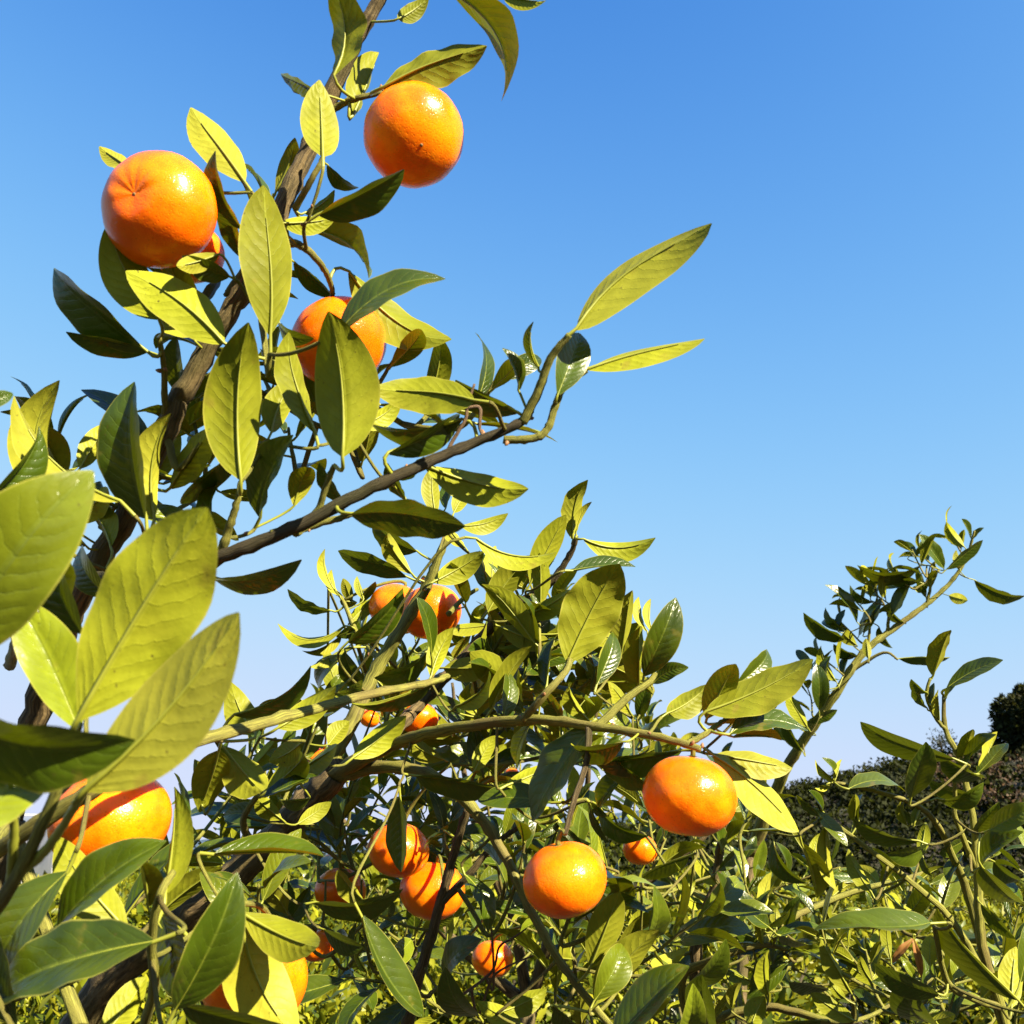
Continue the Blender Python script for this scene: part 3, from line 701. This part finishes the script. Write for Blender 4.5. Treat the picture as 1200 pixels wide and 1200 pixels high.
T2.hero('''
260 874 308 930 56 .72 u+ r=.6
256 880 234 948 42 .72 u+ r=.35
238 945 228 890 22 .74 u- r=.7
309 931 359 884 36 .80 u+ r=.25
350 906 398 875 22 .82 u+ r=.5
311 933 373 906 14 .80 t+
275 838 366 785 24 .72 t- s=.05
300 860 270 803 40 .75 u+ r=.6
307 858 322 816 24 .77 u+
326 853 394 806 36 .78 u+ r=.2
396 812 424 798 16 .82 t-
352 872 317 892 30 .80 u+ r=.75
385 872 409 845 26 .84 u+ r=.6
362 936 325 936 30 .86 t-
414 888 476 840 32 .86 u+ r=.25
330 960 300 935 26 .84 u+ r=.6
350 965 388 940 20 .86 u+ r=.6
408 753 474 692 42 .93 t- r=.1
476 676 394 650 24 1.0 t- s=.1
488 646 434 606 24 1.02 t-
482 672 452 625 24 .98 u+ r=.9
392 692 378 644 11 1.1 u+ r=.8 len=.04
398 698 388 668 11 1.1 u+ r=.8 len=.04
412 706 402 678 14 1.1 u+ r=.7 len=.04
426 702 418 676 10 1.1 u+ len=.04
422 708 440 682 10 1.1 t+ len=.04
418 706 398 704 13 1.1 u+ r=.7 len=.04
388 716 336 694 13 1.08 t- s=.1
404 734 326 736 13 1.06 u+ s=-.1
400 745 355 766 12 1.06 u+ r=.7
408 758 363 782 14 1.05 u+ r=.6
400 768 371 808 18 1.06 t-
404 764 438 806 28 1.04 t-
395 745 425 720 20 1.08 t-
410 730 440 700 18 1.1 u+
520 783 578 782 32 .93 u+ r=.7
505 792 530 736 26 .92 u+ r=.5
500 764 440 796 28 .93 t-
505 803 412 829 16 .92 t-
506 766 492 700 16 .90 t+ r=.2
508 682 567 648 34 .96 u+ r=.6
546 706 530 658 28 .98 u- r=.8
572 692 561 645 20 1.0 t-
575 692 580 640 16 1.0 u+ r=.8
572 716 622 650 32 .95 u+ r=.55
622 682 663 603 32 .96 u+ r=.5
671 632 685 561 24 .97 u+ r=.75
684 632 768 631 28 .95 u+ r=.5
672 668 745 662 15 .92 t+ s=-.08
676 620 693 588 8 .97 u+ r=.9 len=.03
558 632 652 648 20 .80 u+ r=.5
540 616 595 603 20 .90 u+ r=.6
532 600 553 566 20 .92 u+ r=.6
510 602 506 548 22 .92 u+ r=.7
522 595 532 552 16 .94 t-
545 642 520 610 16 .95 u+ r=.8
610 722 669 692 26 .93 u+ r=.55
586 735 646 757 30 .94 u+ r=.7
630 748 652 768 18 .95 t-
665 776 724 660 70 .79 u+ r=.6 fold=.15
728 762 738 690 26 .90 u+ r=.75
700 802 722 740 26 .88 t+ r=.2
755 792 793 701 42 .80 t+ r=.55 s=-.03
748 800 748 732 26 .80 u+ r=.4
766 800 806 782 20 .80 t+ r=.4 s=-.1
758 740 748 700 10 .95 u+ r=.9 len=.04
765 742 762 702 8 .95 u+ r=.9 len=.04
640 802 649 742 16 .86 t-
575 832 621 755 20 .86 u+ r=.6
590 842 598 785 20 .85 t+ r=.6
612 836 606 780 20 .87 t-
535 828 576 788 16 .90 u+ r=.4
560 838 548 800 16 .92 u+
655 840 628 800 22 .84 t-
690 845 668 800 20 .84 u+
738 835 712 800 16 .84 u+ r=.6
828 834 953 774 46 0.74 u+ r=.55 fold=.25
828 842 862 776 36 0.75 u+ r=.4
864 802 902 762 28 0.78 t+ r=.6
782 836 830 803 36 0.78 u+ r=.55
855 860 947 856 28 0.74 t+ s=-.12 r=.5
860 863 915 865 12 0.75 u- r=.8
872 838 912 822 16 0.78 t-
846 846 880 826 20 0.77 u+ r=.5
838 885 928 901 32 .78 u+ r=.85
836 886 933 976 38 .765 u+ r=.8 fold=.4 s=-.05
''')
T2.hero('''
694 852 622 962 70 .76 t- r=.1
700 880 762 924 46 .80 t-
798 880 700 896 30 .80 t-
730 870 668 876 34 .74 t-
646 940 560 938 30 .78 t+ r=.4
488 910 593 930 28 .84 t- s=-.12 r=.3
594 921 651 896 26 .80 u+ r=.5
702 945 758 981 40 .86 t- r=.1
556 903 581 862 22 .88 u+ r=.5
620 850 604 902 14 .80 t-
655 870 640 930 34 .82 t-
735 905 700 950 30 .86 t-
640 968 690 990 22 .82 u+
468 934 470 1022 44 .80 t- r=.1
697 1172 729 1106 42 .76 t+ r=.75
692 1132 726 1044 40 .78 u+ r=.6
698 1176 772 1090 40 .77 u+ r=.65
753 1102 770 1043 24 .85 t+ r=.6
720 1220 802 1128 60 .70 t- r=.35
735 1218 786 1164 32 .72 u+ r=.4
800 1214 812 1153 32 .72 t+ r=.8
836 1216 821 1144 30 .74 t-
810 1152 851 1102 26 .78 t+ r=.2
742 1042 707 1059 28 .86 u+ r=.6
806 1004 752 1029 17 .98 t-
805 1052 808 1014 22 1.05 u+
425 1074 496 1192 34 .72 t+ r=.3 s=.1
370 1058 472 1045 26 .86 t-
545 1025 573 1092 22 .84 t+
520 1150 560 1100 26 .90 t-
430 1060 395 1020 22 .92 u+
380 1090 425 1110 34 .80 t-
590 1185 640 1160 30 .82 u+
560 1190 520 1140 30 .85 t-
650 1180 690 1210 34 .78 t-
610 1200 560 1175 26 .84 u+
700 1040 735 1020 20 .95 t-
520 890 478 868 24 .95 u+ r=.7
''')
T3.hero('''
990 750 941 722 20 1.98 t- len=.1 s=.1
988 738 967 712 13 2.0 t-
982 738 990 714 11 2.0 t-
1004 728 967 685 13 1.98 t+
1022 706 995 687 15 2.0 t-
1012 742 1032 700 14 2.0 t-
1004 756 988 742 16 1.97 u+ r=.6
1004 769 977 757 14 2.0 t-
1046 720 1066 680 22 1.98 t-
1079 663 1006 667 17 1.96 t- s=-.06
1020 672 1006 667 14 1.97 u+ r=.8
1076 682 1030 668 15 1.97 t-
1106 666 1077 626 17 1.96 t+ r=.5
1066 652 1082 638 12 2.0 t-
1020 700 1032 670 12 1.98 u+
1030 715 1060 690 14 2.02 t-
1018 772 1015 748 12 1.97 u+ r=.7
1110 667 1152 633 14 1.96 t-
1130 641 1108 612 14 1.97 u+ r=.4
1140 632 1152 618 8 2.0 t-
1138 630 1128 608 6 2.0 t+
1142 680 1204 701 17 1.97 t-
1112 698 1134 704 14 1.97 u+ r=.8
1090 680 1070 690 12 2.0 u+
1085 700 1075 665 10 2.0 t-
980 799 960 757 14 1.97 u+ r=.4
966 805 972 768 12 1.97 t-
960 832 958 778 22 1.96 t+ r=.3
946 852 920 812 17 1.96 u+ r=.5
946 846 982 833 13 1.98 t-
988 792 998 764 9 2.0 t-
970 812 955 818 10 1.98 u+
940 880 918 840 14 2.0 t-
955 860 930 835 14 2.02 u+
1054 772 1114 772 12 1.97 t- s=-.08
935 868 905 850 12 2.04 u+
1030 735 1046 760 10 2.02 t-
1090 690 1098 668 10 1.98 u+ r=.7
1060 730 1040 712 10 2.0 t-
1125 668 1120 645 8 1.98 u+
''')
T4.hero('''
1093 791 1112 736 22 .94 u+ r=1.0
1110 806 1175 773 20 .93 t+ r=.3 s=-.1
1108 818 1118 804 13 .93 t- len=.02
1086 812 1068 796 15 .94 t- len=.03
1086 830 1072 802 10 .95 t- len=.03
1100 842 1098 808 9 .94 u+ r=.8 len=.04
1092 825 1094 800 9 .95 t- len=.03
1118 890 1008 850 25 .88 t- s=-.1 r=.15
1068 934 1086 871 30 .84 t+ r=.45
1125 892 1138 853 14 .94 u+ r=.5
1130 897 1165 860 15 .93 t- r=.3
1146 906 1179 868 17 .92 t-
1147 906 1166 857 9 .93 u+ r=.8
1149 911 1104 888 28 .90 t- r=.3
1098 936 1153 920 28 .90 t- r=.2
1140 932 1086 916 22 .95 t-
1160 972 1216 944 28 .88 t+ r=.9
1148 1016 1198 974 42 .90 t- r=.1
1150 1016 1196 1062 26 .90 t- r=.4
1143 977 1171 943 20 .94 t+
1090 1081 954 1079 27 .74 t+ s=-.22 r=.62 bow=.06
1192 1172 1094 1071 26 .80 t- r=.5
1118 1146 1130 1107 25 .88 t+ r=.9
1106 1152 1100 1088 28 .90 u- r=.4
1090 1132 1090 1096 19 .92 u+ r=.8
1100 1166 1024 1134 25 .84 t- r=.05
1096 1198 1058 1148 38 .86 t- r=.05
1060 1160 1025 1150 30 .88 t+ r=.2
968 968 976 1043 17 .92 u+ r=.7
956 949 994 990 15 .92 t+ r=.7
940 988 960 1049 24 .92 u- r=.7
906 984 943 1036 22 .92 t- r=.1
1021 1046 993 997 18 .94 u+ r=.6
1034 1036 1056 1010 13 .95 u+ r=.5
1000 962 1002 931 13 .94 u+ r=.6 len=.04
1006 962 1008 930 12 .95 t- len=.04
1076 986 1000 962 17 .92 t- s=-.1
1086 990 1040 1001 25 .92 t- r=.2
1080 1000 1091 1027 27 .93 t-
1062 966 1052 940 12 .96 u+ r=.7 len=.04
1070 968 1076 945 10 .96 u+ r=.7 len=.04
995 924 1062 922 15 .95 t+ s=-.05
978 916 953 892 7 .96 u+ r=.8 len=.03
976 914 965 888 6 .96 t+ r=.6 len=.03
978 914 985 890 6 .96 u+ r=.8 len=.03
974 918 955 925 8 .96 u+ r=.8 len=.03
968 920 960 938 8 .96 u+ r=.8 len=.03
960 956 933 932 10 .93 t-
964 950 948 926 9 .93 t+
1040 1050 1070 1070 16 .98 u+
1150 1060 1190 1100 36 .92 t- r=.1
1185 1180 1190 1110 28 .86 u+ r=.8
1196 1150 1206 1080 26 .84 t+ r=.6
1150 1170 1175 1140 20 .95 u+ r=.8
1030 1180 1000 1160 14 .98 t+
1120 1195 1140 1160 26 .90 t-
1075 1200 1120 1190 18 .88 u+ r=.6
1165 1010 1200 1030 18 .98 t-
1130 985 1100 1000 20 .97 t-
1128 1000 1108 1030 20 .97 t-
1060 950 1085 965 12 .97 t-
''')
T5.hero('''
901 1086 851 1037 24 1.16 t+ r=.15 s=-.1
896 1088 904 1040 13 1.18 t-
895 1075 903 1022 14 1.2 u+ r=.9
862 1096 867 1053 17 1.18 u+ r=.9
907 1098 969 1087 13 1.15 t+ r=.5
914 1097 952 1109 9 1.16 t-
901 1085 928 1066 9 1.16 u+ r=.7
894 1106 892 1078 12 1.17 u+ r=.8
910 1085 910 1065 14 1.2 u+ r=.7
996 1162 961 1101 21 1.12 u+ r=.7
1000 1196 950 1164 22 1.12 u+ r=.6
900 1166 898 1114 19 1.14 u+ r=.4
880 1204 896 1168 30 1.05 u+ r=.3
962 1196 904 1196 32 1.0 t- r=.05
852 1152 838 1124 18 1.16 u+ r=.6
970 1160 925 1152 14 1.15 t-
990 1170 972 1150 12 1.15 u+
858 1180 866 1150 14 1.1 u+ r=.8
840 1035 808 1000 16 1.25 u+ r=.6
845 1000 828 960 15 1.28 t+
850 990 875 962 16 1.28 u+ r=.5
842 1020 868 995 16 1.25 t+
850 965 838 930 14 1.3 u+
860 950 885 930 16 1.3 u+
872 1030 862 990 14 1.22 t+ r=.8
830 1060 800 1045 14 1.3 u+
''')

# ------------------------------------------------------------------ tangerines
def fruit_mesh(R, seed, dimple):
    g = random.Random(seed); nu, nv = 44, 28; b = Buf(); rv = g.uniform(0, 0.5); ph = g.uniform(0, 6)
    lump = [(Vector((g.gauss(0, 1), g.gauss(0, 1), g.gauss(0, 1))).normalized(), g.uniform(-.02, .025)) for _ in range(9)]
    for j in range(nv + 1):
        th = math.pi * j / nv
        for i in range(nu):
            a = 2 * math.pi * i / nu
            d = Vector((math.sin(th) * math.cos(a), math.sin(th) * math.sin(a), math.cos(th)))
            r = 1 + 0.006 * math.cos(10 * a + ph) * math.sin(th) ** 2
            for q, am in lump: r += am * max(0, d.dot(q)) ** 4
            z = d.z * 0.86
            top = math.exp(-(th / 0.30) ** 2); bot = math.exp(-((math.pi - th) / 0.32) ** 2)
            z -= 0.07 * top; z += dimple * bot
            puck = max(0, dimple - .06) * (0.16 * math.sin(3 * a + ph + 2 * math.sin(2 * a)) + 0.13 * math.sin(8 * a + 4 * math.sin(a + ph))) * math.exp(-((math.pi - th - 0.42) / 0.30) ** 2)
            b.v.append(Vector((d.x * r, d.y * r, (z + puck) * r)) * R); b.uv.append((i / nu, j / nv)); b.r.append(rv)
    for j in range(nv):
        for i in range(nu):
            p, q = j * nu + i, j * nu + (i + 1) % nu
            b.f.append((p, p + nu, q + nu, q)); b.mi.append(0)
    return b.mesh('peel', [M['peel']])
def tangerine(tree, px, py, rpx, d, label, navel=None, dimple=0.05, seed=0):
    c = P(px, py, d); R = rpx * d / F
    if navel:
        ox, oy = (navel[0] - px) / rpx, (py - navel[1]) / rpx; oz = math.sqrt(max(0.02, 1 - ox * ox - oy * oy))
        dn = (RGT * ox + UPV * oy - FWD * oz).normalized()
    else:
        random.seed(seed + 50); dn = Vector((random.uniform(-.35, .35), random.uniform(-.3, .2), -1)).normalized()
    up = -dn
    t = thing('tangerine', label, 'tangerine', c, 'tangerines hanging on the trees')
    t.rotation_euler = up.to_track_quat('Z', 'Y').to_euler()
    obj('peel', fruit_mesh(R, seed, dimple), t)
    b = Buf(); n = 10; zt = R * 0.805
    ring = [Vector((0, 0, zt + R * .02))]
    for i in range(n):
        a = 2 * math.pi * i / n; rr = R * (0.17 if i % 2 == 0 else 0.08); ring.append(Vector((math.cos(a) * rr, math.sin(a) * rr, zt + (R * .012 if i % 2 == 0 else R * .008))))
    b.v = ring; b.uv = [(0, 0)] * (n + 1); b.r = [.3] * (n + 1)
    for i in range(n): b.f.append((0, 1 + i, 1 + (i + 1) % n)); b.mi.append(0)
    obj('calyx', b.mesh('calyx', [M['calyx']]), t)
    s = Buf(); zb = -R * (0.86 - dimple) * 1.0
    s.tube([Vector((0, 0, zb + R * .03)), Vector((0, 0, zb - R * .018))], [R * .040, R * .030], 8)
    obj('navel_scar', s.mesh('navel_scar', [M['scar']]), t)
    top = c + up * zt; q, r, dist = tree.nearest(top, up)
    inv = t.rotation_euler.to_matrix().inverted()
    pts = [inv @ (p - c) for p in bez(top, top + up * min(.02, dist * .4), q + (top - q) * .3 + Vector((0, 0, .01)), q, 8)]
    k = Buf(); k.tube(pts, list(np.linspace(.0020, .0016, 9)), 7)
    obj('stem', k.mesh('stem', [M['green_bark']]), t)
FRUIT = [
 (T1, 187, 246, 67, .62, 'puckered tangerine with its sunken navel facing out, above two long dark leaves', (172, 242), .125),
 (T1, 485, 159, 59, .675, 'smooth tangerine under a folded olive leaf high on the upright limb', (500, 190), .03),
 (T1, 397, 402, 56, .70, 'tangerine half hidden behind broad upright leaves midway up the upright limb', None, .04),
 (T1, 222, 297, 40, .68, 'shaded tangerine tucked under the puckered one', None, .05),
 (T1, 130, 962, 68, .60, 'tangerine crossed by a thin green branch and striped by its shadow', (140, 1035), .04),
 (T1, 298, 1146, 63, .62, 'low tangerine mostly covered by a drooping yellow lit leaf', None, .04),
 (T2, 505, 717, 36, 1.05, 'sunlit tangerine beside the rising fork, behind a narrow upright leaf', None, .04),
 (T2, 466, 714, 34, 1.10, 'reddish shaded tangerine behind a broad dark oval leaf and the rising fork', None, .04),
 (T2, 492, 843, 22, 1.12, 'little tangerine just above the long bare branch', None, .04),
 (T2, 467, 996, 36, .98, 'tangerine behind one dark leaf hanging over its middle', None, .04),
 (T2, 507, 1044, 38, 1.01, 'tangerine streaked with shadow behind a dark bare twig', None, .04),
 (T2, 662, 1031, 49, .70, 'round bright tangerine hanging below the dry brown leaf tuft', (672, 1079), .04),
 (T2, 808, 932, 55, .73, 'big glossy tangerine hanging from the tip of the long horizontal branch', (800, 984), .04),
 (T2, 750, 996, 20, 1.25, 'tiny tangerine between the two big bright ones, under a dark leaf', None, .04),
 (T2, 577, 1124, 24, 1.35, 'small shaded tangerine behind pale dead twigs', None, .04),
 (T2, 399, 1044, 30, 1.18, 'deep orange tangerine peeping out between dark leaves above the low covered one', None, .04),
 (T2, 433, 842, 12, 1.9, 'very small far tangerine touching the rising fork', None, .04),
 (T2, 376, 890, 15, 1.75, 'small far tangerine showing behind the thick limb just before it forks', None, .04),
 (T2, 372, 1108, 20, 1.1, 'deeply shaded tangerine beside the low covered one', None, .04),
 (T6, 600, 908, 9, 1.95, 'tiny far tangerine glimpsed between leaves under the long bare branch', None, .04),
]
for i, f in enumerate(FRUIT): tangerine(*f[:6], navel=f[6], dimple=f[7], seed=i)
random.seed(21)

# ------------------------------------------------------------------ the remaining shoots inside the crowns
def outline(px):
    xs = [-200, 40, 200, 260, 330, 372, 400, 440, 520, 560, 640, 690, 730, 760, 800, 850, 940, 1000, 1060, 1130, 1300]
    ys = [1040, 1040, 900, 870, 800, 770, 700, 660, 625, 640, 620, 660, 710, 735, 800, 860, 915, 945, 960, 960, 940]
    return float(np.interp(px, xs, ys))
KEEP = [(f[1], f[2], f[3] * 1.3, f[4]) for f in FRUIT]
def ok(p):
    x, y, d = proj(p)
    if y < outline(x): return False
    for fx, fy, fr, fd in KEEP:
        if d < fd and (x - fx) ** 2 + (y - fy) ** 2 < fr * fr: return False
    return True
def fill(tree, n, xr, yr, dr, ll, leaves=(5, 8)):
    for _ in range(n):
        for _try in range(30):
            x, y, d = random.uniform(*xr), random.uniform(*yr), random.uniform(*dr)
            if y > outline(x) + 30: break
        p = P(x, y, d)
        up = Vector((random.gauss(0, .55), random.gauss(-.1, .5), 0.75 + random.gauss(0, .3))).normalized()
        tree.shoot(p, up, random.uniform(.05, .11), random.randint(*leaves), ll * random.uniform(.8, 1.15), ok=ok)
fill(T2, 34, (380, 780), (660, 900), (1.0, 1.35), .08)
fill(T2, 26, (270, 760), (880, 1120), (1.02, 1.45), .08)
fill(T2, 20, (350, 800), (1060, 1215), (.85, 1.3), .08)
for x, y in ((952, 838), (968, 812), (985, 788), (1008, 752), (1020, 728), (1036, 708), (1050, 712), (1070, 690), (1085, 676), (1100, 668), (1128, 650)):
    T3.shoot(P(x, y, 2.0 + random.uniform(-.08, .08)), Vector((random.uniform(-.8, -.1), random.uniform(-.4, .4), .8)).normalized(), .06, 4, .075)
fill(T2, 16, (560, 800), (720, 850), (.85, 1.05), .08)
fill(T2, 24, (280, 600), (870, 1030), (1.05, 1.5), .08)
for x, y in ((300, 290), (265, 345), (245, 415), (215, 478), (180, 540), (150, 590), (118, 618), (88, 598), (55, 565), (330, 470), (380, 500), (430, 478), (485, 500), (425, 560), (350, 560), (200, 600), (240, 560), (540, 500)):
    T1.shoot(P(x, y, random.uniform(.67, .76)), Vector((random.uniform(-.6, .8), random.uniform(-.3, .5), .7)).normalized(), .045, 4, .062)
fill(T1, 6, (0, 330), (1080, 1215), (.62, .9), .07)
fill(T1, 5, (200, 330), (880, 980), (1.02, 1.2), .07)
fill(T6, 62, (300, 880), (830, 1150), (1.7, 2.3), .085, (6, 9))
fill(T5, 20, (720, 980), (940, 1200), (1.2, 1.9), .07)
fill(T5, 30, (860, 1200), (980, 1210), (1.2, 1.9), .06)
fill(T4, 18, (980, 1215), (960, 1210), (.98, 1.4), .07)

# ------------------------------------------------------------------ buds, dry tufts, dead twigs
bb = Buf()
bb.tube([Vector((0, 0, -.0012)), Vector((0, 0, .0)), Vector((.0002, 0, .0016)), Vector((.0003, .0002, .0032))], [.0012, .0017, .0014, .0004], 6); bud_me = bb.mesh('bud', [M['bud']])
for tree, x, y in [(T1, x, y) for x, y in ((622, 478), (612, 492), (636, 506), (628, 500), (606, 500), (641, 511), (598, 522), (570, 512), (464, 545), (462, 555), (358, 604), (265, 640), (195, 458), (188, 452), (316, 220), (455, 30), (440, 35), (345, 290), (520, 540))] + [(T2, x, y) for x, y in ((830, 862), (812, 868), (790, 862), (700, 848), (520, 858), (760, 862), (300, 845), (420, 812), (505, 802), (560, 790))]:
    q, r, _ = tree.nearest(P(x, y, .62 if tree is T1 else .72)); dv = Vector((random.gauss(0, 1), random.gauss(-.6, .6), random.gauss(.2, 1))).normalized()
    o = obj('bud', bud_me, tree.part, q + dv * (r * .95) - tree.porg); o.rotation_euler = dv.to_track_quat('Z', 'Y').to_euler(); s = random.uniform(.5, 1.1); o.scale = (s, s, s)
for x, y, d, n, tree in ((655, 965, .80, 6, T2), (548, 470, .6, 0, T1), (690, 940, .8, 2, T2), (520, 975, .95, 2, T2), (1070, 1100, .95, 2, T4)):
    for i in range(n):
        a = random.uniform(0, 6.28); base = P(x, y, d); tip = base + Vector((math.cos(a) * .02, random.uniform(-.01, .01), -.02 + math.sin(a) * .015))
        tree.leaf(base, tip, Vector((random.gauss(0, 1), -1, random.gauss(0, 1))).normalized(), .008, rnd=random.random() * .4, material='dry_leaf', name='dry_leaf', bow=.12, fold=.7, wave=.1)
for tree, tx in ((T1, '527 523 .60  545 492 .60  548 475 .60  556 450 .60'), (T1, '548 478 .60  562 478 .60  562 500 .60  565 510 .60'), (T2, '575 1140 .93  585 1110 .90  600 1100 .9  617 1088 .9'), (T2, '560 1190 .93  575 1150 .9  590 1135 .88  625 1120 .86'), (T2, '578 1160 .93  578 1120 .9  575 1080 .88')):
    pts = path(tx); q, r, dist = tree.nearest(pts[0]); tree.add([q] + pts, [.0015, .0012, .0011, .0007], 'dead_twig', 'dead_bark', 7, 6, .12)
for t in (T1, T2, T3, T4, T5, T6): t.finish()
print('leaves', [t.count for t in (T1, T2, T3, T4, T5)], 'objects', len(bpy.data.objects))
